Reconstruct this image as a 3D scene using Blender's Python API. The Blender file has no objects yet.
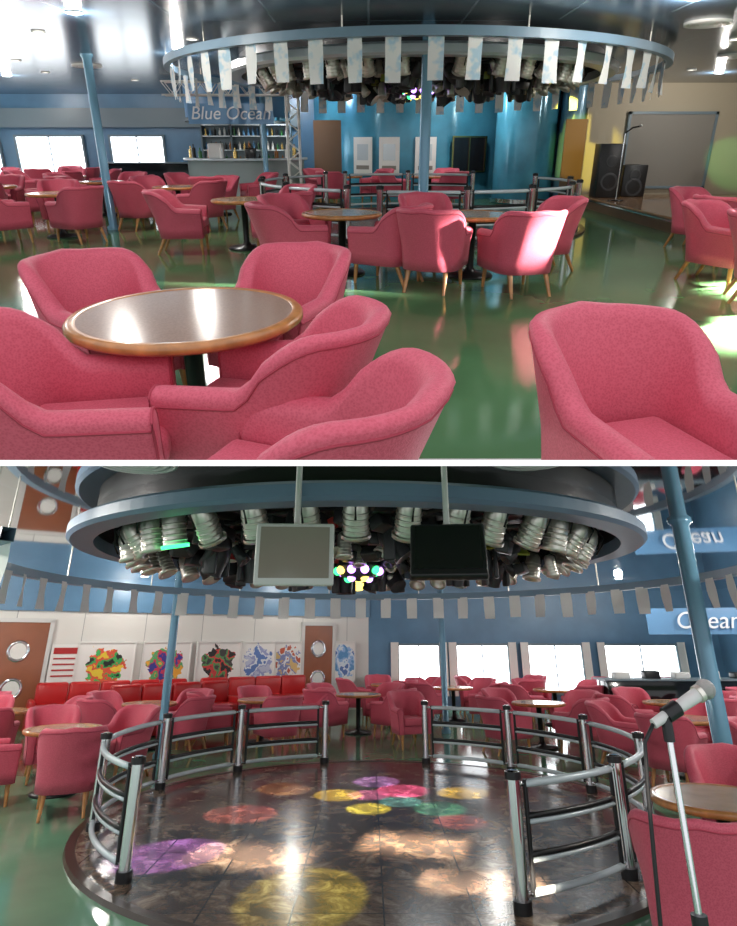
import bpy, bmesh, math, random
from mathutils import Matrix, Vector
random.seed(7)
D=bpy.data; COL=bpy.context.collection
TH=math.atan(247/600); CT=math.cos(TH); ST=math.sin(TH)
HA=1.38; HB=1.68
CAM=Vector((0,0,HA))
RA=Matrix.Identity(4)
RB=Matrix.Translation(CAM)@Matrix.Rotation(-2*TH,4,'X')@Matrix.Translation((0,0,-HB))
ROOM={}   # object -> 'A'/'B'
cur=['A']
def RM(): return RA if cur[0]=='A' else RB

# ---------------------------------------------------------------- materials
def mat(name,col,rough=.5,metal=0,emit=None,es=1,noise=0,nscale=8,bump=0,bscale=200,coat=0,spec=.5):
    m=D.materials.new(name); m.use_nodes=True; nt=m.node_tree; b=nt.nodes['Principled BSDF']
    b.inputs['Base Color'].default_value=(*col,1); b.inputs['Roughness'].default_value=rough
    b.inputs['Metallic'].default_value=metal; b.inputs['Specular IOR Level'].default_value=spec
    b.inputs['Coat Weight'].default_value=coat; b.inputs['Coat Roughness'].default_value=.08
    if emit: b.inputs['Emission Color'].default_value=(*emit,1); b.inputs['Emission Strength'].default_value=es
    tc=nt.nodes.new('ShaderNodeTexCoord')
    if noise:
        n=nt.nodes.new('ShaderNodeTexNoise'); n.inputs['Scale'].default_value=nscale; n.inputs['Detail'].default_value=4
        nt.links.new(tc.outputs['Object'],n.inputs['Vector'])
        r=nt.nodes.new('ShaderNodeValToRGB')
        r.color_ramp.elements[0].position=.3; r.color_ramp.elements[1].position=.7
        r.color_ramp.elements[0].color=(*[max(0,c*(1-noise)) for c in col],1)
        r.color_ramp.elements[1].color=(*[min(1,c*(1+noise)) for c in col],1)
        nt.links.new(n.outputs['Fac'],r.inputs['Fac']); nt.links.new(r.outputs['Color'],b.inputs['Base Color'])
    if bump:
        n=nt.nodes.new('ShaderNodeTexNoise'); n.inputs['Scale'].default_value=bscale
        nt.links.new(tc.outputs['Object'],n.inputs['Vector'])
        bp=nt.nodes.new('ShaderNodeBump'); bp.inputs['Strength'].default_value=bump; bp.inputs['Distance'].default_value=.01
        nt.links.new(n.outputs['Fac'],bp.inputs['Height']); nt.links.new(bp.outputs['Normal'],b.inputs['Normal'])
    return m
def brickmat(name,col,line,w,h,rough,metal,mort=.008):
    m=mat(name,col,rough,metal); nt=m.node_tree; b=nt.nodes['Principled BSDF']
    tc=nt.nodes.new('ShaderNodeTexCoord'); br=nt.nodes.new('ShaderNodeTexBrick')
    br.offset=0; br.inputs['Scale'].default_value=1; br.inputs['Brick Width'].default_value=w; br.inputs['Row Height'].default_value=h
    br.inputs['Mortar Size'].default_value=mort; br.inputs['Color1'].default_value=(*col,1)
    br.inputs['Color2'].default_value=(*[c*1.12 for c in col],1); br.inputs['Mortar'].default_value=(*line,1)
    nt.links.new(tc.outputs['Object'],br.inputs['Vector']); nt.links.new(br.outputs['Color'],b.inputs['Base Color'])
    return m
M={}
def fabric():
    m=mat('fabric_pink',(.6,.07,.12),.55,0,bump=.25,bscale=260); nt=m.node_tree; b=nt.nodes['Principled BSDF']
    tc=nt.nodes.new('ShaderNodeTexCoord'); v=nt.nodes.new('ShaderNodeTexVoronoi'); v.inputs['Scale'].default_value=110
    nt.links.new(tc.outputs['Object'],v.inputs['Vector'])
    r=nt.nodes.new('ShaderNodeValToRGB'); r.color_ramp.elements[0].color=(.57,.066,.115,1); r.color_ramp.elements[1].color=(.68,.105,.17,1)
    r.color_ramp.elements[0].position=.1; r.color_ramp.elements[1].position=.7
    nt.links.new(v.outputs['Distance'],r.inputs['Fac']); nt.links.new(r.outputs['Color'],b.inputs['Base Color'])
    b.inputs['Sheen Weight'].default_value=.2; b.inputs['Sheen Tint'].default_value=(1,.6,.68,1)
    return m
M['fab']=fabric()
M['pipe']=mat('piping_red',(.42,.04,.075),.7)
M['wood']=mat('wood_orange',(.50,.21,.065),.3,noise=.3,nscale=12,coat=.4)
M['doorw']=mat('door_wood',(.27,.085,.035),.3,noise=.12,nscale=2,coat=.3)
M['woodlt']=mat('wood_light',(.58,.34,.17),.25,noise=.15,nscale=6,coat=.5)
M['ttop']=mat('table_laminate',(.34,.22,.17),.17,noise=.10,nscale=90)
M['blk']=mat('black_metal',(.012,.012,.014),.35,.2)
M['blkgl']=mat('black_gloss',(.01,.01,.012),.08)
M['chr']=mat('chrome',(.75,.76,.78),.12,1)
M['silver']=mat('silver_aluminium',(.80,.77,.70),.34,.75)
M['white']=mat('white_paint',(.80,.80,.78),.5)
M['rail']=mat('pale_blue_paint',(.60,.68,.73),.25,.1)
M['blue']=mat('blue_paint',(.10,.22,.36),.35,noise=.1,nscale=2)
M['bluel']=mat('blue_column_gloss',(.15,.32,.46),.2,.1)
M['bluer']=mat('ring_blue_grey',(.22,.34,.46),.4)
M['bluei']=mat('inner_ring_blue_grey',(.14,.22,.33),.45)
M['tealwall']=mat('teal_gloss_panel',(.06,.27,.40),.15,.1,noise=.3,nscale=1.2)
M['cream']=mat('cream_wall',(.44,.38,.28),.6)
M['creamw']=brickmat('white_wall_panels',(.66,.65,.62),(.3,.3,.3),1.3,.75,.35,0)
M['ceilA']=brickmat('ceiling_metal_panels',(.045,.08,.125),(.24,.33,.41),1.1,2.2,.2,.3,.012)
M['ceilB']=brickmat('ceiling_mirror_panels',(.52,.54,.54),(.6,.65,.68),.8,1.6,.04,.97,.010)
M['floorA']=mat('green_deck_floor',(.105,.235,.105),.11,noise=.2,nscale=.8)
M['floorB']=mat('green_deck_floor_glossy',(.15,.33,.21),.12,noise=.2,nscale=.8)
M['stage']=mat('stage_wood',(.42,.24,.13),.15,noise=.15,nscale=3,coat=.6)
M['brown']=mat('brown_panel',(.14,.075,.04),.35)
M['dtrim']=mat('dance_floor_trim',(.06,.04,.03),.3)
M['screen']=mat('projection_screen',(.24,.225,.20),.6)
M['day']=mat('window_daylight',(.9,.95,1),.5,emit=(.92,.97,1),es=6)
M['frame']=mat('window_frame',(.16,.22,.26),.4)
M['flag']=mat('pennant_cloth',(.84,.88,.90),.7)
M['flagw']=mat('pennant_cloth_white',(.92,.93,.92),.7)
def flagmat():
    m=M['flag']; nt=m.node_tree; b=nt.nodes['Principled BSDF']; tc=nt.nodes.new('ShaderNodeTexCoord')
    n=nt.nodes.new('ShaderNodeTexNoise'); n.inputs['Scale'].default_value=7; nt.links.new(tc.outputs['Object'],n.inputs['Vector'])
    r=nt.nodes.new('ShaderNodeValToRGB'); e=r.color_ramp.elements; e[0].position=.36; e[0].color=(.50,.70,.84,1); e[1].position=.48; e[1].color=(.88,.89,.89,1)
    nt.links.new(n.outputs['Fac'],r.inputs['Fac']); nt.links.new(r.outputs['Color'],b.inputs['Base Color'])
flagmat()
M['sofa']=mat('red_leather',(.50,.02,.022),.3)
M['lamp']=mat('lamp_glow',(1,1,1),.5,emit=(1,.95,.85),es=6)
M['lgreen']=mat('lens_green',(.0,.3,.05),.2,emit=(.05,1,.25),es=3)
M['lyel']=mat('lens_yellow',(.4,.3,.02),.2,emit=(1,.75,.15),es=3)
M['lpur']=mat('lens_purple',(.2,.05,.4),.2,emit=(.55,.25,1),es=5)
M['lred']=mat('gel_red',(.4,.02,.02),.3)
M['gelg']=mat('gel_olive',(.25,.28,.04),.3)
M['tvscr']=mat('tv_screen',(.28,.25,.21),.12)
M['tvfr']=mat('tv_frame',(.62,.62,.61),.35)
M['signw']=mat('sign_text_white',(.85,.9,.95),.4)
M['signb']=mat('sign_blue',(.10,.27,.50),.4)
M['gold']=mat('brass',(.6,.42,.15),.25,1)
M['mesh']=mat('mic_mesh',(.45,.44,.43),.35,.9,bump=.6,bscale=400)
M['fixt']=mat('fixture_dark',(.035,.035,.04),.4)
M['botg']=mat('bottle_green',(.03,.16,.05),.1)
M['bota']=mat('bottle_amber',(.45,.16,.03),.1)
def marble():
    m=mat('dance_marble',(.09,.05,.035),.2); nt=m.node_tree; b=nt.nodes['Principled BSDF']
    tc=nt.nodes.new('ShaderNodeTexCoord')
    n=nt.nodes.new('ShaderNodeTexNoise'); n.inputs['Scale'].default_value=4.2; n.inputs['Detail'].default_value=12; n.inputs['Roughness'].default_value=.72; n.inputs['Distortion'].default_value=.6
    nt.links.new(tc.outputs['Object'],n.inputs['Vector'])
    r=nt.nodes.new('ShaderNodeValToRGB'); e=r.color_ramp.elements
    e[0].position=.38; e[0].color=(.04,.027,.02,1); e[1].position=.68; e[1].color=(.42,.32,.24,1)
    k=e.new(.52); k.color=(.16,.105,.078,1)
    nt.links.new(n.outputs['Fac'],r.inputs['Fac'])
    br=nt.nodes.new('ShaderNodeTexBrick'); br.offset=0; br.inputs['Scale'].default_value=1; br.inputs['Brick Width'].default_value=.6; br.inputs['Row Height'].default_value=.6
    br.inputs['Mortar Size'].default_value=.006; br.inputs['Mortar'].default_value=(.01,.01,.01,1)
    nt.links.new(tc.outputs['Object'],br.inputs['Vector'])
    nt.links.new(r.outputs['Color'],br.inputs['Color1']); nt.links.new(r.outputs['Color'],br.inputs['Color2'])
    nt.links.new(br.outputs['Color'],b.inputs['Base Color']); return m
M['marble']=marble()
def painting(name,stops,seed):
    m=mat(name,(.8,.8,.8),.5); nt=m.node_tree; b=nt.nodes['Principled BSDF']
    tc=nt.nodes.new('ShaderNodeTexCoord'); mp=nt.nodes.new('ShaderNodeMapping'); mp.inputs['Location'].default_value=(seed*3.1,0,seed)
    nt.links.new(tc.outputs['Object'],mp.inputs['Vector'])
    n=nt.nodes.new('ShaderNodeTexNoise'); n.inputs['Scale'].default_value=4; n.inputs['Detail'].default_value=3
    nt.links.new(mp.outputs['Vector'],n.inputs['Vector'])
    r=nt.nodes.new('ShaderNodeValToRGB'); r.color_ramp.interpolation='CONSTANT'; e=r.color_ramp.elements
    e[0].position=0; e[0].color=(*stops[0],1); e[1].position=.43; e[1].color=(*stops[1],1)
    for p,c in zip((.5,.57),stops[2:]): k=e.new(p); k.color=(*c,1)
    nt.links.new(n.outputs['Fac'],r.inputs['Fac'])
    ln=nt.nodes.new('ShaderNodeVectorMath'); ln.operation='LENGTH'; nt.links.new(tc.outputs['Object'],ln.inputs[0])
    n2=nt.nodes.new('ShaderNodeTexNoise'); n2.inputs['Scale'].default_value=7; nt.links.new(mp.outputs['Vector'],n2.inputs['Vector'])
    ad=nt.nodes.new('ShaderNodeMath'); ad.operation='MULTIPLY_ADD'; ad.inputs[1].default_value=.5
    nt.links.new(n2.outputs['Fac'],ad.inputs[0]); nt.links.new(ln.outputs['Value'],ad.inputs[2])
    gt=nt.nodes.new('ShaderNodeMath'); gt.operation='GREATER_THAN'; gt.inputs[1].default_value=.62
    nt.links.new(ad.outputs[0],gt.inputs[0])
    mx=nt.nodes.new('ShaderNodeMix'); mx.data_type='RGBA'; nt.links.new(gt.outputs[0],mx.inputs['Factor'])
    nt.links.new(r.outputs['Color'],mx.inputs[6]); mx.inputs[7].default_value=(.82,.82,.80,1)
    nt.links.new(mx.outputs[2],b.inputs['Base Color']); return m

# ---------------------------------------------------------------- mesh builder
class MB:
    def __init__(s): s.v=[];s.f=[];s.mi=[];s.sm=[];s.mats=[]
    def idx(s,k):
        if k not in s.mats: s.mats.append(k)
        return s.mats.index(k)
    def add(s,vs,fs,k,smooth=False,T=None):
        o=len(s.v); i=s.idx(k)
        for p in vs:
            p=Vector(p); s.v.append(tuple(T@p if T is not None else p))
        for f in fs: s.f.append([a+o for a in f]); s.mi.append(i); s.sm.append(smooth)
    def box(s,c,d,k,T=None):
        x,y,z=c; a,b,e=d[0]/2,d[1]/2,d[2]/2
        vs=[(x+i*a,y+j*b,z+l*e) for i in(-1,1) for j in(-1,1) for l in(-1,1)]
        s.add(vs,[(0,1,3,2),(4,6,7,5),(0,4,5,1),(2,3,7,6),(0,2,6,4),(1,5,7,3)],k,False,T)
    def rbox(s,c,d,r,k,T=None,seg=3,fn=None):
        bm=bmesh.new(); bmesh.ops.create_cube(bm,size=1)
        for v in bm.verts: v.co=Vector((v.co.x*d[0],v.co.y*d[1],v.co.z*d[2]))
        bmesh.ops.bevel(bm,geom=bm.edges[:],offset=r,segments=seg,profile=.5,affect='EDGES')
        bm.verts.ensure_lookup_table()
        vs=[(v.co.x+c[0],v.co.y+c[1],v.co.z+c[2]) for v in bm.verts]
        if fn: vs=[fn(p) for p in vs]
        fs=[[v.index for v in f.verts] for f in bm.faces]; bm.free()
        s.add(vs,fs,k,True,T)
    def cyl(s,p0,p1,r0,r1=None,n=16,k='blk',caps=True,T=None,smooth=True):
        r1=r0 if r1 is None else r1; p0=Vector(p0);p1=Vector(p1); ax=(p1-p0).normalized()
        u=ax.orthogonal().normalized(); w=ax.cross(u); vs=[]
        for p,r in((p0,r0),(p1,r1)):
            for i in range(n):
                a=2*math.pi*i/n; vs.append(p+u*math.cos(a)*r+w*math.sin(a)*r)
        s.add(vs,[(i,(i+1)%n,n+(i+1)%n,n+i) for i in range(n)],k,smooth,T)
        if caps: s.add(vs[:n],[tuple(range(n-1,-1,-1))],k,False,T); s.add(vs[n:],[tuple(range(n))],k,False,T)
    def tube(s,pts,r,n=8,k='blk',T=None,closed=False):
        pts=[Vector(p) for p in pts]; N=len(pts); vs=[]
        up=Vector((0,0,1))
        for i,p in enumerate(pts):
            a=pts[(i-1)%N] if closed or i>0 else p; b=pts[(i+1)%N] if closed or i<N-1 else p
            t=(b-a).normalized(); q=t.cross(up)
            q=q.normalized() if q.length>1e-3 else Vector((1,0,0)); w=q.cross(t)
            for j in range(n):
                an=2*math.pi*j/n; vs.append(p+q*math.cos(an)*r+w*math.sin(an)*r)
        fs=[]
        for i in range(N if closed else N-1):
            i2=(i+1)%N
            for j in range(n): fs.append((i*n+j,i*n+(j+1)%n,i2*n+(j+1)%n,i2*n+j))
        if not closed: fs.append(tuple(range(n-1,-1,-1))); fs.append(tuple((N-1)*n+j for j in range(n)))
        s.add(vs,fs,k,True,T)
    def lathe(s,prof,n,k,T=None,smooth=True,closed=False,a0=0,a1=2*math.pi):
        full=abs(a1-a0-2*math.pi)<1e-6; vs=[];m=len(prof); cnt=n if full else n+1
        for i in range(cnt):
            a=a0+(a1-a0)*i/n
            for r,z in prof: vs.append((r*math.cos(a),r*math.sin(a),z))
        fs=[]
        for i in range(n):
            i2=(i+1)%cnt
            for j in range(m if closed else m-1):
                j2=(j+1)%m; fs.append((i*m+j,i2*m+j,i2*m+j2,i*m+j2))
        s.add(vs,fs,k,smooth,T)
    def sph(s,c,r,k,n=12,sc=(1,1,1),T=None):
        prof=[(max(1e-4,math.sin(math.pi*i/n)*r),-math.cos(math.pi*i/n)*r) for i in range(n+1)]
        X=Matrix.Translation(c)@Matrix.Diagonal((*sc,1))
        s.lathe(prof,n*2,k,T=(T@X if T is not None else X))
    def mesh(s,name):
        me=D.meshes.new(name); me.from_pydata(s.v,[],s.f)
        for k in s.mats: me.materials.append(M[k] if isinstance(k,str) else k)
        me.polygons.foreach_set('material_index',s.mi); me.polygons.foreach_set('use_smooth',s.sm); me.update(); return me
    def obj(s,name,loc=(0,0,0),rz=0): return put(name,s.mesh(name),loc,rz)
def put(name,me,loc=(0,0,0),rz=0,parent=None):
    o=D.objects.new(name,me); COL.objects.link(o)
    o.matrix_world=RM()@Matrix.Translation(loc)@Matrix.Rotation(rz,4,'Z'); ROOM[o.name]=cur[0]; return o
def sbox(name,c,d,k,rz=0):
    b=MB(); b.box((0,0,0),d,k); return b.obj(name,c,rz)
def face(dx,dy): return math.atan2(dx,-dy)   # chair local front is -Y

# ---------------------------------------------------------------- armchair
def sm(x): x=max(0,min(1,x)); return x*x*(3-2*x)
def chair_mesh():
    b=MB(); W=.252; YB=.25; rc=.15; path=[]
    half=[]
    for i in range(9): half.append((Vector((W,-.30+i*(YB-rc+.30)/8)),Vector((1,0)),0,i/8))
    for i in range(1,11):
        a=math.pi/2*i/10; half.append((Vector((W-rc+rc*math.cos(a),YB-rc+rc*math.sin(a))),Vector((math.cos(a),math.sin(a))),i/10,1))
    half.append((Vector((0.0,YB+.008)),Vector((0,1)),1.2,1))
    left=[(Vector((-p.x,p.y)),Vector((-n.x,n.y)),c,t) for p,n,c,t in half[:-1]]
    path=half+left[::-1]
    Z0=.22; rings=[]
    for p,n,c,t in path:
        arm=.60+.02*t
        g=(t-.72)/.28*.5 if t<1 else .5+c*.9
        h=arm+.205*sm(g)+(.012 if c>1 else 0)
        th=.105-.035*sm(g); bk=sm(g)
        side=abs(n.x)
        lean=.09+.17*bk*(1-side)+.03*bk
        sec=[]
        def P(d,z):
            o=d+(z-Z0)*lean*(.5+.5*(z-Z0)/.6)-.0
            return (p.x+n.x*o,p.y+n.y*o,z)
        r=th/2+.008
        zs=[Z0,.34,.46,h-r]
        if h-r-.46<.03: zs[2]=.42
        for z in zs: sec.append(P(th/2-.01+(.012 if z==zs[-1] else 0),z))
        for k in range(1,6):
            a=math.pi*k/6; sec.append(P(math.cos(a)*r,h-r+math.sin(a)*r))
        for z in zs[::-1]: sec.append(P(-th/2-(.01 if z==zs[-1] else 0),z))
        rings.append(sec)
    def shrink(sec,k,dy):
        cx=sum(q[0] for q in sec)/len(sec)
        cz=sum(q[2] for q in sec)/len(sec)
        return [(cx+(q[0]-cx)*k,q[1]-dy,cz+(q[2]-cz)*(1-(1-k)*.22)) for q in sec]
    R=[shrink(rings[0],.72,.022),shrink(rings[0],.93,.015)]+rings+[shrink(rings[-1],.93,.015),shrink(rings[-1],.72,.022)]
    m=len(R[0]); vs=[q for s_ in R for q in s_]; fs=[]
    for i in range(len(R)-1):
        for j in range(m):
            j2=(j+1)%m; fs.append((i*m+j,i*m+j2,(i+1)*m+j2,(i+1)*m+j))
    fs.append(tuple(range(m-1,-1,-1))); fs.append(tuple((len(R)-1)*m+j for j in range(m)))
    bm=bmesh.new(); bv=[bm.verts.new(v) for v in vs]
    for f in fs:
        bm.faces.new([bv[i] for i in f])
    bmesh.ops.recalc_face_normals(bm,faces=bm.faces[:]); bm.verts.index_update()
    b.add([v.co[:] for v in bm.verts],[[v.index for v in f.verts] for f in bm.faces],'fab',True); bm.free()
    rim=[Vector(s_[3])+Vector((0,0,.0)) for s_ in R[1:-1]]
    b.tube(rim,.0045,6,'pipe')
    for s_ in (R[1],R[-2]): b.tube([Vector(q)+Vector((0,-.003,0)) for q in s_],.005,6,'pipe')
    b.rbox((0,-.05,.285),(.44,.50,.13),.02,'fab')
    def crown(p):
        x,y,z=p
        if z>.42: z+=.018*(1-(x/.24)**2)*(1-((y+.06)/.28)**2)
        return (x,y,z)
    b.rbox((0,-.075,.40),(.41,.52,.115),.035,'fab',seg=4,fn=crown)
    b.tube([(-.21,-.318,.345),(.21,-.318,.345)],.005,6,'pipe')
    for sx in(-1,1):
        b.cyl((sx*.225,-.27,.235),(sx*.235,-.285,0),.027,.015,10,'wood')
        b.cyl((sx*.19,.20,.235),(sx*.205,.31,0),.026,.015,10,'wood')
    return b.mesh('armchair')
CH=chair_mesh()
def chair(x,y,dx,dy,k=1.0):
    return put('armchair',CH,(x,y,0),face(dx,dy))
def table_mesh(r,top):
    b=MB(); z=.68
    b.lathe([(.001,z),(r-.05,z)],56,top,smooth=False)
    b.lathe([(r-.05,z),(r-.045,z+.003),(r-.012,z+.002),(r,z-.01),(r,z-.03),(r-.02,z-.045),(.05,z-.045)],56,'wood')
    b.lathe([(.001,z-.045),(.12,z-.045),(.12,z-.06),(.045,z-.075),(.04,.10),(.07,.05),(.24,.03),(.26,.015),(.26,0),(.001,0)],28,'blk')
    return b.mesh('round_table')
TA=table_mesh(.52,'ttop'); TW=table_mesh(.45,'woodlt')
def table(x,y,me=None): return put('round_table',me or TW,(x,y,0))
def cluster(x,y,a0,n=4,r=.84,skip=()):
    table(x,y)
    for i in range(n):
        if i in skip: continue
        a=math.radians(a0+360/n*i)+random.uniform(-.12,.12); rr=r+random.uniform(-.02,.06)
        chair(x+rr*math.cos(a),y+rr*math.sin(a),-math.cos(a)+random.uniform(-.2,.2),-math.sin(a)+random.uniform(-.2,.2))

# ---------------------------------------------------------------- shared dance area
def dance_floor(cx,cy,R):
    b=MB(); b.lathe([(.001,.03),(R-.06,.03)],96,'marble',smooth=False)
    b.lathe([(R-.06,.03),(R-.055,.034),(R+.02,.034),(R+.03,.0)],96,'dtrim',smooth=False)
    b.obj('dance_floor',(cx,cy,0))
def railing(cx,cy,R,secs,H=.84):
    b=MB(); s_=H/.98
    def P(a,z,r=R): a=math.radians(a); return (r*math.cos(a),r*math.sin(a),z*s_ if z>.12 else z)
    for sec in secs:
        for a in sec:
            b.cyl(P(a,.0),P(a,.10),.062,n=18,k='blk'); b.cyl(P(a,.10),P(a,.93),.046,n=18,k='chr')
            b.cyl(P(a,.93),P(a,.985),.056,n=18,k='blk'); b.cyl(P(a,.985),P(a,.995),.045,.03,n=18,k='chr')
        for a,c in zip(sec[:-1],sec[1:]):
            d=(c-a)*.085
            s=[a+d+(c-a-2*d)*i/12 for i in range(13)]
            for e in(s[0],s[-1]):
                b.cyl(P(e,.13),P(e,.92),.017,n=8,k='blk')
            for z,r,k in((.89,.026,'rail'),(.66,.02,'blk'),(.62,.016,'rail'),(.40,.02,'blk'),(.36,.016,'rail'),(.15,.024,'rail')):
                b.tube([P(e,z) for e in s],r,8,k)
            for z in(.89,.15):
                b.tube([P(a,z),P(s[0],z)],.015,6,'chr'); b.tube([P(s[-1],z),P(c,z)],.015,6,'chr')
    b.obj('curved_railing',(cx,cy,0))
def pennants(cx,cy,R,z,zc,n,L,W,a0=0,a1=360,fk='flag'):
    b=MB(); full=a1-a0>=360
    pr=[(R-.05,z),(R+.05,z),(R+.05,z+.10),(R-.05,z+.10)]
    b.lathe(pr,128,'bluer',closed=True,smooth=False,a0=math.radians(a0),a1=math.radians(a1))
    for i in range(12):
        a=math.radians(a0+(a1-a0)*(i+.5)/12); b.cyl((R*math.cos(a),R*math.sin(a),z+.1),(R*math.cos(a),R*math.sin(a),zc),.01,n=6,k='silver')
    for i in range(n):
        a=math.radians(a0+(a1-a0)*(i+.5)/n); l=L*random.uniform(.93,1.05); tw=random.uniform(-.25,.25)
        T=Matrix.Translation((R*math.cos(a),R*math.sin(a),z+.02))@Matrix.Rotation(a+math.pi/2+tw,4,'Z')
        cu=random.uniform(-.03,.03)
        vs=[];N=5
        for j in range(N+1):
            t=j/N
            for q in(-1,0,1): vs.append((q*W/2,.06+cu*t*t+.012*math.sin(4*t)*(q),-l*t))
        fs=[(j*3+q,j*3+q+1,j*3+q+4,j*3+q+3) for j in range(N) for q in(0,1)]
        b.add(vs,fs,fk,True,T)
    b.obj('pennant_ring',(cx,cy,0))
def can(b,T,s=1,lens=None):
    r=.105*s
    b.lathe([(.001,.17*s),(r*.55,.165*s),(r*.82,.12*s),(r*.92,.05*s),(r*.95,-.15*s)],16,'silver',T)
    for i in range(4):
        z=.03*s-i*.045*s; b.lathe([(r*.94,z),(r*1.0,z-.004*s),(r*1.0,z-.014*s),(r*.94,z-.018*s)],16,'silver',T)
    b.lathe([(r*1.12,-.15*s),(r*1.12,-.18*s),(r*.8,-.18*s),(r*.78,-.10*s),(.001,-.06*s)],16,'silver' if not lens else lens,T)
    b.tube([(r*1.25,0,0),(r*1.25,0,.13*s),(0,0,.2*s),(-r*1.25,0,.13*s),(-r*1.25,0,0)],.01*s,5,'blk',T)
def head(b,T,s=1,lens='fixt'):
    b.rbox((0,0,.16*s),(.26*s,.2*s,.12*s),.02*s,'fixt',T,2)
    for q in(-1,1): b.rbox((q*.14*s,0,-.02*s),(.045*s,.11*s,.34*s),.015*s,'fixt',T,2)
    X=T@Matrix.Rotation(random.uniform(-.9,.9),4,'X')
    b.lathe([(.001,.15*s),(.07*s,.14*s),(.105*s,.06*s),(.11*s,-.04*s),(.095*s,-.15*s),(.10*s,-.19*s)],16,'fixt',X)
    b.lathe([(.10*s,-.19*s),(.07*s,-.18*s),(.001,-.175*s)],16,lens,X)
def rig(cx,cy,R,z,zc,ncan=26,start=0,dens=60,green=(3,17),rk='bluei',cs=1.15):
    b=MB(); h=zc-z
    b.lathe([(R,z),(R+.22,z),(R+.26,z+.03),(R+.26,z+.12),(R+.22,z+.15),(R,z+.13)],128,rk,closed=True,smooth=False)
    b.lathe([(R+.02,z+.1),(R+.02,zc)],96,'blk')
    b.lathe([(.001,zc-.015),(R+.02,zc-.015)],96,'blk',smooth=False)
    for rr,zz in((R*.82,zc-.06),(R*.52,zc-.06),(R*.3,zc-.10)):
        b.tube([(rr*math.cos(2*math.pi*i/48),rr*math.sin(2*math.pi*i/48),zz) for i in range(48)],.025,6,'fixt',closed=True)
    for i in range(8):
        a=math.pi*i/8+.1; q=R*.98
        b.tube([(q*math.cos(a),q*math.sin(a),zc-.06),(-q*math.cos(a),-q*math.sin(a),zc-.06)],.025,6,'fixt')
    for i in range(ncan):
        a=2*math.pi*(i+start)/ncan+random.uniform(-.03,.03); r=R*.88
        T=Matrix.Translation((r*math.cos(a),r*math.sin(a),z+.01))@Matrix.Rotation(a,4,'Z')@Matrix.Rotation(math.radians(random.uniform(12,40)),4,'Y')
        can(b,T,cs,'lgreen' if i in green else ('lyel' if i==9 else None))
    for i in range(17):
        a=2*math.pi*i/17+random.uniform(-.2,.2); r=R*random.uniform(.42,.68)
        T=Matrix.Translation((r*math.cos(a),r*math.sin(a),z-.06))@Matrix.Rotation(a+random.uniform(-1,1),4,'Z')
        head(b,T,random.uniform(1.0,1.3),random.choice(['fixt','fixt','fixt','silver']))
    for i in range(dens):
        a=random.uniform(0,6.28); r=R*random.uniform(.1,.78); zz=z+random.uniform(-.14,.15)
        T=Matrix.Translation((r*math.cos(a),r*math.sin(a),zz))@Matrix.Rotation(random.uniform(0,6),4,'Z')@Matrix.Rotation(random.uniform(-1,1),4,'X')
        k=random.random()
        if k<.5: b.rbox((0,0,0),(.2,.13,.12),.015,'fixt',T,2)
        elif k<.72: b.lathe([(.05,.1),(.06,0),(.07,-.1),(.055,-.1),(.001,-.07)],12,'fixt',T)
        elif k<.84: b.box((0,0,0),(.16,.02,.10),'lred' if random.random()<.4 else 'gelg',T)
        else: can(b,T,.7)
    T=Matrix.Translation((0,0,z-.12))
    b.lathe([(.001,.2),(.2,.18),(.28,.0),(.2,-.12),(.001,-.17)],10,'fixt',T,smooth=False)
    for i in range(10):
        a=2*math.pi*i/10; X=T@Matrix.Translation((.25*math.cos(a),.25*math.sin(a),-.05))
        b.sph((0,0,0),.05,['lpur','lgreen','lyel','lpur'][i%4],6,T=X)
    for i in range(5):
        a=2*math.pi*i/5+.3; b.sph((.13*math.cos(a),.13*math.sin(a),-.13),.05,['lpur','lyel','lgreen'][i%3],6,T=T)
    b.obj('stage_light_rig',(cx,cy,0))
def vent(x,y,z,r=.26):
    b=MB()
    for q in(1,.78,.56,.34): b.lathe([(r*q,0),(r*q,-.03),(r*(q-.1),-.03),(r*(q-.15),0)],36,'tvfr')
    b.lathe([(.001,-.005),(r,-.005)],36,'blk'); b.obj('air_vent',(x,y,z))
def downlight(x,y,z,P=45,e=True,sz=.07):
    b=MB(); b.lathe([(.06,0),(.085,0),(.085,-.015),(.06,-.015)],20,'white',closed=True); b.lathe([(.001,-.006),(.06,-.006)],20,'lamp')
    b.obj('ceiling_downlight',(x,y,z))
    if e: light('downlight_fill','POINT',(x,y,z-.10),P,(1,.95,.88),sz)  # point lamp added below the fixture as fill for the room
def light(name,typ,loc,E,col=(1,1,1),size=.1,target=None,spot=30,blend=.3,sy=None,spread=None):
    l=D.lights.new(name,typ); l.energy=E; l.color=col
    if typ=='AREA':
        l.shape='RECTANGLE'; l.size=size; l.size_y=sy or size
        if spread: l.spread=math.radians(spread)
    else: l.shadow_soft_size=size
    if typ=='SPOT': l.spot_size=math.radians(spot); l.spot_blend=blend
    o=D.objects.new(name,l); COL.objects.link(o); X=Matrix.Translation(loc)
    if target: X=X@(Vector(target)-Vector(loc)).to_track_quat('-Z','Y').to_matrix().to_4x4()
    o.matrix_world=RM()@X; return o
def column(x,y,z,r,k='bluel'):
    b=MB(); b.lathe([(r*1.5,0),(r*1.5,.05),(r,.08),(r,z-.06),(r*1.4,z-.03),(r*1.4,z)],28,k); b.obj('column',(x,y,0))
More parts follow.
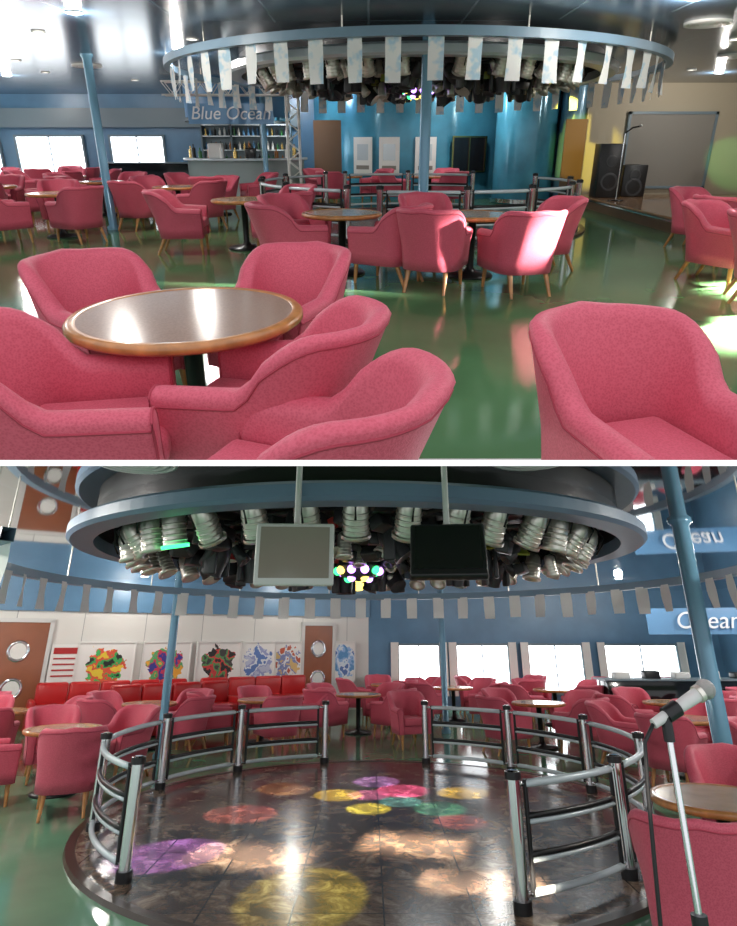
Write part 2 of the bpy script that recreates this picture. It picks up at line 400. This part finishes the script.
def window(n,c,w,h,rz=0):
    b=MB(); b.box((0,0,0),(w,.03,h),'day')
    for s in(-1,1):
        b.box((s*(w/2+.03),-.02,0),(.06,.09,h+.12),'frame'); b.box((0,-.02,s*(h/2+.03)),(w,.09,.06),'frame')
    b.box((0,-.03,0),(.03,.05,h),'frame'); b.obj('window_%d'%n,c,rz)
def sofa(x,y,L,rz):
    b=MB(); b.rbox((0,0,.2),(L,.6,.36),.04,'sofa')
    n=max(2,round(L/.6))
    for i in range(n):
        cx=-L/2+(i+.5)*L/n
        b.rbox((cx,-.03,.42),(L/n-.01,.56,.12),.04,'sofa'); b.rbox((cx,.24,.64),(L/n-.01,.16,.46),.06,'sofa')
    for s in(-1,1): b.rbox((s*(L/2+.05),0,.3),(.12,.62,.58),.05,'sofa')
    b.obj('banquette_sofa',(x,y,0),rz)

# ================================================================ ROOM A
cur[0]='A'; ZC=2.72
sbox('floor',(0,11,-.05),(26,20,.1),'floorA')
sbox('ceiling',(0,12.5,ZC+.05),(26,17,.1),'ceilA')
sbox('wall_back',(-1,19.1,1.36),(24,.2,2.72),'blue')
sbox('wall_left',(-12.1,11,1.36),(.2,16,2.72),'blue')
sbox('wall_right',(10.9,11,1.36),(.2,16,2.72),'cream')
sbox('wall_stage',(8.0,15.75,1.36),(5.6,.2,2.72),'cream')
window(1,(-9.3,18.97,1.02),1.9,1.15); window(2,(-6.75,18.97,1.02),1.5,1.15); window(3,(-11.4,18.97,1.02),1.2,1.15)
window(4,(-11.98,15.5,1.02),1.9,1.15,math.pi/2)
window(5,(-11.98,12.5,1.02),1.9,1.15,math.pi/2)
sbox('trim_1',(-7,18.9,2.1),(10,.25,.5),'frame')
b=MB(); b.box((0,0,.115),(5.5,5.3,.23),'brown'); b.box((0,0,.245),(5.56,5.36,.03),'stage')
b.box((-2.79,0,.2),(.02,5.36,.03),'chr'); b.obj('stage_platform',(7.85,12.9,0))
b=MB(); b.box((0,0,0),(2.0,.05,1.62),'screen')
for s in(-1,1): b.box((s*1.02,-.01,0),(.06,.08,1.72),'frame'); b.box((0,-.01,s*.83),(2.1,.08,.06),'frame')
b.obj('projection_screen',(7.2,15.6,1.25))
def speaker(x,y,z,h=.95,w=.5,rz=0):
    b=MB(); b.rbox((0,0,h/2),(w,.42,h),.02,'blk',seg=2)
    for zz,r in((h*.3,w*.36),(h*.68,w*.24)): b.lathe([(r,0),(r*.9,.01),(r*.3,-.05),(.001,-.03)],20,'fixt',Matrix.Translation((0,-.215,zz))@Matrix.Rotation(math.pi/2,4,'X'))
    b.obj('loudspeaker',(x,y,z),rz)
speaker(5.45,14.6,.26,1.15,.55); speaker(6.15,14.9,.26,.7,.55); speaker(8.35,13.4,.26,1.1,.8,-.2)
b=MB(); b.lathe([(.001,.02),(.15,.015),(.15,0)],20,'blk'); b.cyl((0,0,0),(0,0,1.35),.012,n=8,k='chr'); b.tube([(0,0,1.35),(.1,-.1,1.45),(.2,-.2,1.47)],.015,6,'blk'); b.sph((.21,-.21,1.48),.03,'mesh',6); b.obj('microphone_stand',(5.35,13.6,.262))
b=MB(); b.lathe([(3.2,0),(3.2,ZC)],40,'tealwall',a0=math.radians(200),a1=math.radians(340)); b.obj('wall_curved',(1.4,20.2,0))
b=MB(); b.lathe([(.75,0),(.75,ZC)],32,'tealwall'); b.lathe([(.78,.02),(.78,.12)],32,'chr'); b.obj('blue_pillar',(3.95,16.4,0))
b=MB(); b.lathe([(.32,0),(.32,ZC)],32,'bluel'); b.obj('blue_pillar',(5.0,16.0,0))
sbox('door_1',(4.95,15.62,1.0),(.5,.06,1.9),'brown')
for x,y,w,rz in((-.15,17.38,.55,-.48),(.55,17.07,.55,-.27),(1.5,16.96,.55,.03)):
    b=MB(); b.box((0,0,0),(w,.03,.95),'white'); b.box((0,-.018,.1),(w*.6,.01,.4),'rail'); b.box((0,-.018,-.28),(w*.7,.01,.1),'screen'); b.obj('wall_poster',(x,y,1.1),rz)
b=MB(); b.box((0,0,0),(1.0,.05,.85),'blkgl'); b.box((0,-.03,0),(.03,.03,.85),'gold')  # framed dark doors at the far wall
for s in(-1,1): b.box((0,-.03,s*.43),(1.0,.03,.04),'gold'); b.box((s*.5,-.03,0),(.04,.03,.9),'gold')
b.obj('framed_dark_doors',(2.65,17.1,1.15),.4)
b=MB(); b.lathe([(1.25,1.95),(1.25,ZC)],40,'signb'); b.lathe([(1.28,1.9),(1.28,1.98)],40,'chr'); b.lathe([(.001,1.95),(1.25,1.95)],40,'white'); b.obj('bar_bulkhead',(-3.2,16.2,0))
def text(s,size,loc,rx,rz,k,name,ex=.01):
    c=D.curves.new(name,'FONT'); c.body=s; c.size=size; c.extrude=ex; c.align_x='CENTER'; c.align_y='CENTER'; c.materials.append(M[k]); c.shear=.2
    o=D.objects.new(name,c); COL.objects.link(o); o.matrix_world=RM()@Matrix.Translation(loc)@Matrix.Rotation(rz,4,'Z')@Matrix.Rotation(math.pi/2,4,'X'); return o
b=MB(); b.box((0,0,0),(1.9,.04,.42),'signb'); b.obj('sign_board',(-3.1,14.88,2.03),.05)
text('Blue Ocean',.38,(-3.1,14.83,2.03),0,.05,'signw','sign_lettering')
# bar counter with bottles, back-bar shelving
b=MB(); b.lathe([(1.5,0),(1.5,1.02),(1.6,1.02),(1.6,1.08),(1.2,1.08)],32,'rail',a0=math.radians(180),a1=math.radians(360))
for i in range(13):
    a=math.radians(186+i*14); p=(1.4*math.cos(a),1.4*math.sin(a)); k=['white','gold','blk','botg','bota'][i%5]; h=.16+.04*(i%3)
    b.cyl((p[0],p[1],1.08),(p[0],p[1],1.08+h),.05,n=8,k=k); b.cyl((p[0],p[1],1.08+h),(p[0],p[1],1.16+h),.018,n=6,k=k)
b.rbox((-.5,-1.2,1.25),(.35,.25,.34),.03,'tvfr',seg=2); b.rbox((.35,-1.3,1.2),(.25,.2,.24),.03,'blk',seg=2)
b.obj('bar_counter',(-3.2,16.9,0))
b=MB(); b.box((0,.12,.95),(2.4,.05,1.9),'frame')
for z in(.5,.9,1.25,1.6,1.88): b.box((0,0,z),(2.4,.28,.03),'rail')
for x in(-1.2,-.4,.4,1.2): b.box((x,0,.95),(.04,.28,1.9),'frame')
for z in(.92,1.265,1.615):
    for i in range(18):
        x=-1.1+i*.128; k=random.choice(['botg','bota','white','gold','blk','signb']); h=random.uniform(.12,.18)
        b.cyl((x,-.04,z),(x,-.04,z+h),.032,n=8,k=k); b.cyl((x,-.04,z+h),(x,-.04,z+h+.05),.012,n=6,k=k)
b.obj('bar_shelving',(-3.3,17.7,0))
b=MB()
for sx in(-1,1):
    for sy in(-1,1): b.cyl((sx*.13,sy*.13,0),(sx*.13,sy*.13,ZC),.018,n=6,k='white')
for i in range(13):
    z=.05+i*.2; s=1 if i%2 else -1
    for sy in(-1,1):
        b.cyl((-.13*s,sy*.13,z),(.13*s,sy*.13,z+.2),.009,n=5,k='white'); b.cyl((sy*.13,-.13*s,z),(sy*.13,.13*s,z+.2),.009,n=5,k='white')
b.obj('lattice_truss',(-1.65,14.35,0))
b=MB()
for sx in(-1,1):
    for sz in(-1,1): b.cyl((-1.3,sx*.13,sz*.13),(1.3,sx*.13,sz*.13),.018,n=6,k='white')
for i in range(13):
    x=-1.3+i*.2; s=1 if i%2 else -1
    for sy in(-1,1): b.cyl((x,sy*.13,-.13*s),(x+.2,sy*.13,.13*s),.009,n=5,k='white')
b.obj('ceiling_truss',(-3.1,14.35,2.5))
sbox('wall_partition',(-.9,17.9,1.0),(1.2,.15,2.0),'brown')
dance_floor(.9,11.7,3.0)
railing(.9,11.7,2.85,[[-165,-140,-115],[-105,-80,-58,-35],[-22,2,28],[60,90,120],[130,155,180]])
pennants(.75,11.7,4.05,2.5,ZC,54,.46,.18)
rig(.85,11.7,3.0,2.42,ZC,36,0,130,(),'rail',.95)
column(-4.5,10.9,ZC,.07); column(.74,8.55,ZC,.07); column(-2.4,15.0,ZC,.06)
for x,y in((4.0,8.2),(-5.1,12.3),(-1.6,6.6),(5.9,11)): vent(x,y,ZC)
for x,y in((-3.2,7.6),(-3.0,10.8),(3.2,6.9),(8.2,9.5),(-6.5,9.5),(-7.5,14),(-2.2,17.2),(7.0,13.5),(-9.5,16.5),(2.4,15.6)): downlight(x,y,ZC,95)  # last lamp added to brighten the blue wall and posters
for x,y in((-4.2,8.8),(5.0,9.4),(-6.0,11.6),(-2.4,9.4),(-5.2,15.0),(-7.6,12.0),(4.6,12.6),(5.4,8.6),(6.2,13.0),(-3.6,12.6),(-8.8,14.6),(-6.4,13.4)): downlight(x,y,ZC,0,False)
# foreground group
table(-.82,2.66,TA)
chair(-1.40,3.18,.75,-.6); chair(-.50,3.36,-.4,-.85); chair(-.38,2.16,-1,.22); chair(-1.06,1.97,1,.2)
chair(-.23,1.54,-.9,.36); chair(.93,1.80,.3,-1)
# middle groups
table(1.15,6.85); chair(.66,6.2,.35,.9); chair(1.5,6.05,-.25,.95); chair(2.05,7.2,-1,-.25); chair(.75,7.6,.3,-.9)
table(-.3,7.0); chair(.22,6.5,-.8,.5); chair(-.85,6.65,.7,.35); chair(-.9,7.5,.7,-.6)
table(-1.75,8.8); chair(-2.55,8.45,1,.1); chair(-1.15,8.3,-.5,.6); chair(-1.2,9.45,-.6,-.7)
table(-4.95,10.0); chair(-5.5,9.3,.6,.7); chair(-4.4,9.45,-.7,.5); chair(-5.3,10.8,.3,-.8)
table(5.1,8.0); chair(4.65,8.75,.4,-.8); chair(4.4,7.6,.8,.3); chair(3.75,5.6,.7,-.3); chair(3.75,6.5,.5,-.8); table(4.4,5.4)
for q in((-7.0,11.7,20,4),(-3.5,11.6,50,4),(-9.2,13.2,10,4),(-5.6,13.3,70,4),(-3.2,13.4,30,3),(-10,15.8,50,4),(-7.4,15.6,20,4),(-.6,15.7,20,3),(1.5,15.6,60,3),(-9.0,9.9,40,4),(-8.6,17.4,0,4)):
    cluster(*q)
b=MB(); b.rbox((0,0,.45),(4.6,.5,.9),.02,'blkgl',seg=2); b.box((0,0,.91),(4.7,.6,.03),'frame'); b.obj('black_console',(-5.2,18.4,0))
zc=(392-463)/600; dy=CT+ST*zc; dz=-ST+CT*zc; tt=HA/-dz
sbox('trim_2',(0,dy*tt*1.0+.01,-.005),(8,.02,.034),'white')
light('stage_spot_yellow','SPOT',(3.4,12.5,2.45),900,(1,.85,.1),.03,(5.3,15.9,1.2),26,.4)
light('stage_spot_green','SPOT',(6.0,12.0,2.45),380,(.2,1,.25),.03,(8.8,15.6,1.0),15,.5)
light('window_sun','AREA',(10.2,7.5,2.5),110,(1,.96,.80),.9,(4.0,6.0,0),spread=3,sy=.2)
light('window_sun','AREA',(10.2,5.6,2.5),110,(1,.96,.80),.9,(3.1,4.6,0),spread=3,sy=.2)
light('window_sun','AREA',(10.2,3.6,2.5),22,(1,.95,.85),.6,(1.6,5.8,.6),spread=3,sy=.4)

# ================================================================ ROOM B
cur[0]='B'; ZC=2.93
sbox('floor',(0,9,-.05),(26,20,.1),'floorB')
sbox('ceiling',(0,9,ZC+.05),(26,20,.1),'ceilB')
sbox('wall_back',(5.0,17.7,ZC/2),(11,.2,ZC),'blue')
sbox('wall_right',(9.6,11,ZC/2),(.2,13.5,ZC),'blue')
P0=Vector((-9.5,12.0));P1=Vector((0,17.6)); dl=(P1-P0); LW=dl.length; ang=math.atan2(dl.y,dl.x); nrm=Vector((math.sin(ang),-math.cos(ang)))
def onwall(u,off=0): p=P0+dl*u+nrm*off; return p
c=onwall(.35,-.1); sbox('wall_left',(c.x,c.y,ZC/2),(LW*1.3,.2,ZC),'creamw',ang)
c=onwall(.35,.02); sbox('trim_3',(c.x,c.y,ZC-.35),(LW*1.3,.1,.7),'blue',ang)
pal=[[(.02,.02,.02),(.05,.4,.1),(.7,.1,.05),(.8,.6,.05)],[(.05,.05,.3),(.6,.05,.1),(.1,.4,.15),(.8,.4,.05)],[(.02,.02,.02),(.6,.05,.05),(.1,.3,.1),(.05,.05,.05)],[(.1,.2,.5),(.75,.8,.85),(.3,.35,.6),(.5,.55,.7)],[(.5,.1,.05),(.8,.8,.8),(.2,.25,.5),(.7,.5,.2)],[(.1,.3,.6),(.3,.5,.8),(.7,.8,.9),(.1,.2,.5)]]
for i,(u,w) in enumerate(((.40,1.15),(.516,1.05),(.625,1.05),(.715,.85),(.785,.7),(.93,.6))):
    c=onwall(u,.06); b=MB(); pm=painting('painting_%d'%i,pal[i],i+1)
    b.box((0,0,0),(w,.04,.95),pm)
    for s in(-1,1): b.box((s*w/2,-.01,0),(.03,.07,.98),'white'); b.box((0,-.01,s*.475),(w,.07,.03),'white')
    b.obj('wall_painting',(c.x,c.y,1.14),ang)
c=onwall(.325,.06); b=MB(); b.box((0,0,0),(.55,.03,.75),'white'); b.box((0,-.02,.25),(.45,.01,.12),'lred')
for i in range(4): b.box((0,-.02,.1-i*.11),(.42,.01,.03),'lred')
b.obj('notice_board',(c.x,c.y,1.2),ang)
def door(u,n,w=.95):
    c=onwall(u,.05); b=MB(); b.box((0,0,1.0),(w,.06,2.0),'doorw')
    for s in(-1,1): b.box((s*(w/2+.04),-.01,1.0),(.08,.1,2.08),'tvfr')
    b.box((0,-.01,2.04),(w+.16,.1,.08),'tvfr')
    for z in(1.45,.75):
        T=Matrix.Translation((0,-.035,z))@Matrix.Rotation(math.pi/2,4,'X')
        b.lathe([(.15,0),(.16,.02),(.2,.02),(.21,0)],24,'chr',T); b.lathe([(.001,.005),(.15,.005)],24,'white',T)
    b.obj('door_%d'%n,(c.x,c.y,0),ang)
door(.245,2,1.0); door(.86,3,.8)
for i,(x,w) in enumerate(((1.35,1.05),(3.05,1.35),(5.0,1.4),(7.3,1.9))): window(6+i,(x,17.57,.95),w,1.12)
b=MB()
for x,w in((1.35,1.05),(3.05,1.35),(5.0,1.4),(7.3,1.9)):
    for s in(-1,1):
        vs=[];N=6
        for j in range(N+1):
            xx=x+s*(w/2+.02)+s*j*.035; yy=17.45+.03*(j%2); vs+= [(xx,yy,.3),(xx,yy,1.6)]
        b.add(vs,[(2*j,2*j+2,2*j+3,2*j+1) for j in range(N)],'white',True)
b.obj('window_curtains')
for u0,L in((.42,3.0),(.70,2.6)):
    c=onwall(u0,.6); sofa(c.x,c.y,L,ang)
c=onwall(.50,1.9); sofa(c.x,c.y,2.4,ang+.1)
dance_floor(.1,7.3,2.88)
railing(.04,7.42,2.70,[[104.5,132,159,195,227],[73,46,18,-14,-45,-69]],.82)
pennants(.1,7.7,4.2,2.36,ZC,42,.36,.19,-48,228,'flagw')
rig(-.12,7.45,2.95,2.60,ZC+.0,38,.5,150,(24,),'bluei',1.05)
column(-3.2,10.6,ZC,.065); column(1.5,13.2,ZC,.06); column(3.55,6.9,ZC,.09)
vent(1.2,4.3,ZC,.3); vent(-1.75,4.4,ZC,.3)
def tv(x,y,z,w,h,rz,tilt,scr,zc):
    b=MB(); T=Matrix.Rotation(tilt,4,'X')
    b.rbox((0,0,0),(w,.07,h),.015,'tvfr' if scr=='tvscr' else 'blk',T,2); b.box((0,-.037,.01),(w*.88,.01,h*.82),scr,T)
    b.rbox((0,.06,0),(w*.7,.08,h*.7),.02,'blk',T,2)
    b.cyl((0,.1,0),(0,.1,zc-z),.022,n=10,k='tvfr'); b.box((0,.1,zc-z-.02),(.16,.16,.03),'tvfr'); b.box((0,.08,0),(.1,.1,.12),'tvfr')
    b.obj('hanging_television',(x,y,z),rz)
tv(-.49,4.1,2.20,.52,.40,.05,.0,'tvscr',ZC); tv(.53,4.1,2.22,.50,.40,-.12,-.45,'blkgl',ZC)
b=MB(); b.lathe([(.001,.03),(.14,.025),(.15,0)],24,'blk'); b.cyl((0,0,0),(0,0,.95),.016,n=12,k='chr'); b.cyl((0,0,.9),(0,0,1.42),.010,n=12,k='chr')
b.cyl((0,0,.9),(0,0,.97),.022,n=12,k='blk'); b.cyl((0,0,1.39),(0,0,1.46),.016,n=12,k='blk')
d=Vector((.85,.1,.42)).normalized(); o=Vector((0,0,1.46))
b.cyl(o-d*.05,o+d*.13,.014,.021,14,'tvfr'); b.cyl(o+d*.0,o+d*.05,.024,n=12,k='blk')
b.cyl(o+d*.13,o+d*.145,.026,n=14,k='silver'); b.sph(o+d*.165,.030,'mesh',9)
b.tube([o-d*.05,o-d*.09+Vector((0,0,-.03)),o+Vector((-.09,0,-.2)),o+Vector((-.11,0,-.5)),o+Vector((-.13,.02,-.9)),o+Vector((-.1,.05,-1.44))],.006,8,'blk')
b.obj('microphone_stand',(.92,2.1,0))
table(2.4,4.85); chair(1.83,4.05,.35,.85); chair(2.95,5.65,-.4,-1); chair(3.4,5.0,-1,-.2); chair(3.0,4.2,-.5,.6)
table(-3.7,8.3); chair(-3.2,7.45,-.4,.9); chair(-4.3,7.7,.7,.6); chair(-4.2,9.1,.5,-.8); chair(-3.25,9.1,-.4,-.8)
for q in((-5.6,10.2,30,4),(-3.7,11.4,60,4),(-6.6,8.2,10,4),(-1.9,12.1,20,4),(-7.4,11.0,40,3),(-.2,13.2,50,4),(2.9,11.5,30,4),(4.3,9.3,60,4),(5.2,11.6,10,4),(1.9,15.0,45,4),(4.0,14.4,20,4),(6.9,10.1,50,4),(6.4,15.4,45,4),(.5,16.0,10,4),(3.4,16.2,40,3),(7.9,12.0,20,3),(5.0,7.0,40,4)):
    cluster(*q)
chair(.70,11.6,.3,-1)
b=MB(); b.rbox((0,0,.46),(3.2,.6,.92),.02,'blkgl',seg=2); b.box((0,0,.93),(3.3,.7,.03),'frame')
for i in range(5): b.rbox((-1.2+i*.6,0,1.0),(.3,.25,.12+.05*(i%2)),.02,['white','blk','tvfr'][i%3],seg=2)
b.obj('black_console',(6.3,13.4,0))
b=MB(); b.box((0,0,0),(2.6,.05,.55),'signb'); b.obj('sign_board',(7.6,14.3,2.05),-.25)
text('Ocean',.5,(7.5,14.2,2.05),0,-.25,'signw','sign_lettering')
for x,y in((-5.5,7.5),(-7,10.5),(6.5,9),(5.0,5.5),(8,12),(-4.2,5.2)): downlight(x,y,ZC,140)  # lamps added to brighten this room and its pennants
for x,y in((-4.8,13.4),(-1.6,15.4),(2.4,13.8),(5.6,14.0)): downlight(x,y,ZC,60 if abs(x)>4 else 30,True,.09)  # weaker lamps added to lift the light over the far seating
for x,y in((-2.6,13.2),(0.8,12.6),(2.8,15.8),(5.8,16.2),(-6.8,9.0)): downlight(x,y,ZC,20,False)
for (x,y,col,E,sp) in((-1.65,6.05,(.45,.2,1),130,9),(-.45,5.2,(.9,.9,.05),50,10),(-.35,8.1,(1,.9,.05),80,8),(.0,7.5,(.9,1,.1),80,7),(.4,8.3,(1,.15,.5),90,9),(.75,7.5,(.1,.9,.6),40,8),(.1,8.8,(.5,.3,1),80,8),(1.1,8.2,(1,.85,.05),80,8),(-1.3,7.3,(1,.2,.2),40,9),(.35,7.8,(.2,.9,1),60,7),(-1.0,8.4,(1,.5,.1),30,8),(0.0,8.1,(1,.3,.8),60,7),(.9,7.0,(1,.25,.3),30,7)):
    light('disco_spot','SPOT',(.1+(x-.1)*.2,7.6+(y-7.6)*.2,2.32),E*13,col,.01,(x,y,0),sp*1.8,.3)
light('window_sun','AREA',(-3.2,-1.5,2.8),10,(1,.86,.66),1.0,(-.95,6.1,0),spread=1.2,sy=.14)
light('window_sun','AREA',(-1.6,-1.5,2.8),10,(1,.86,.66),.9,(.42,6.4,0),spread=1.2,sy=.14)
light('window_sun','AREA',(-.2,-1.8,2.8),7,(1,.86,.66),.9,(.85,5.5,0),spread=1.2,sy=.12)

# ================================================================ trim both decks along their shared boundary
def plane(row):
    zc=(392-row)/600; Y=CT+ST*zc; Z=-ST+CT*zc; return Vector((0,-Z,Y)).normalized()
NA=plane(460); NB=plane(466)
bpy.context.view_layer.update()
for name,r in list(ROOM.items()):
    o=D.objects[name]; n=NA if r=='A' else -NB
    mw=o.matrix_world
    ds=[(mw@Vector(c)-CAM).dot(n) for c in o.bound_box]
    if min(ds)>=0: continue
    if max(ds)<=0: D.objects.remove(o); continue
    me=o.data.copy(); o.data=me; bm=bmesh.new(); bm.from_mesh(me); inv=mw.inverted()
    co=inv@CAM; no=(mw.to_3x3().transposed()@n).normalized()
    bmesh.ops.bisect_plane(bm,geom=bm.verts[:]+bm.edges[:]+bm.faces[:],plane_co=co,plane_no=no,clear_inner=True,clear_outer=False)
    bm.to_mesh(me); bm.free()
    if len(me.vertices)==0: D.objects.remove(o)
w=D.worlds.new('world'); bpy.context.scene.world=w; w.use_nodes=True
w.node_tree.nodes['Background'].inputs['Color'].default_value=(.95,.97,1,1); w.node_tree.nodes['Background'].inputs['Strength'].default_value=1.15
cd=D.cameras.new('camera'); co=D.objects.new('camera',cd); COL.objects.link(co)
cd.sensor_width=36; cd.lens=600*36/926; cd.shift_y=-71/926; cd.clip_start=.05
co.location=CAM; co.rotation_euler=(math.pi/2-TH,0,0)
bpy.context.scene.camera=co
bpy.context.scene.view_settings.view_transform='Standard'
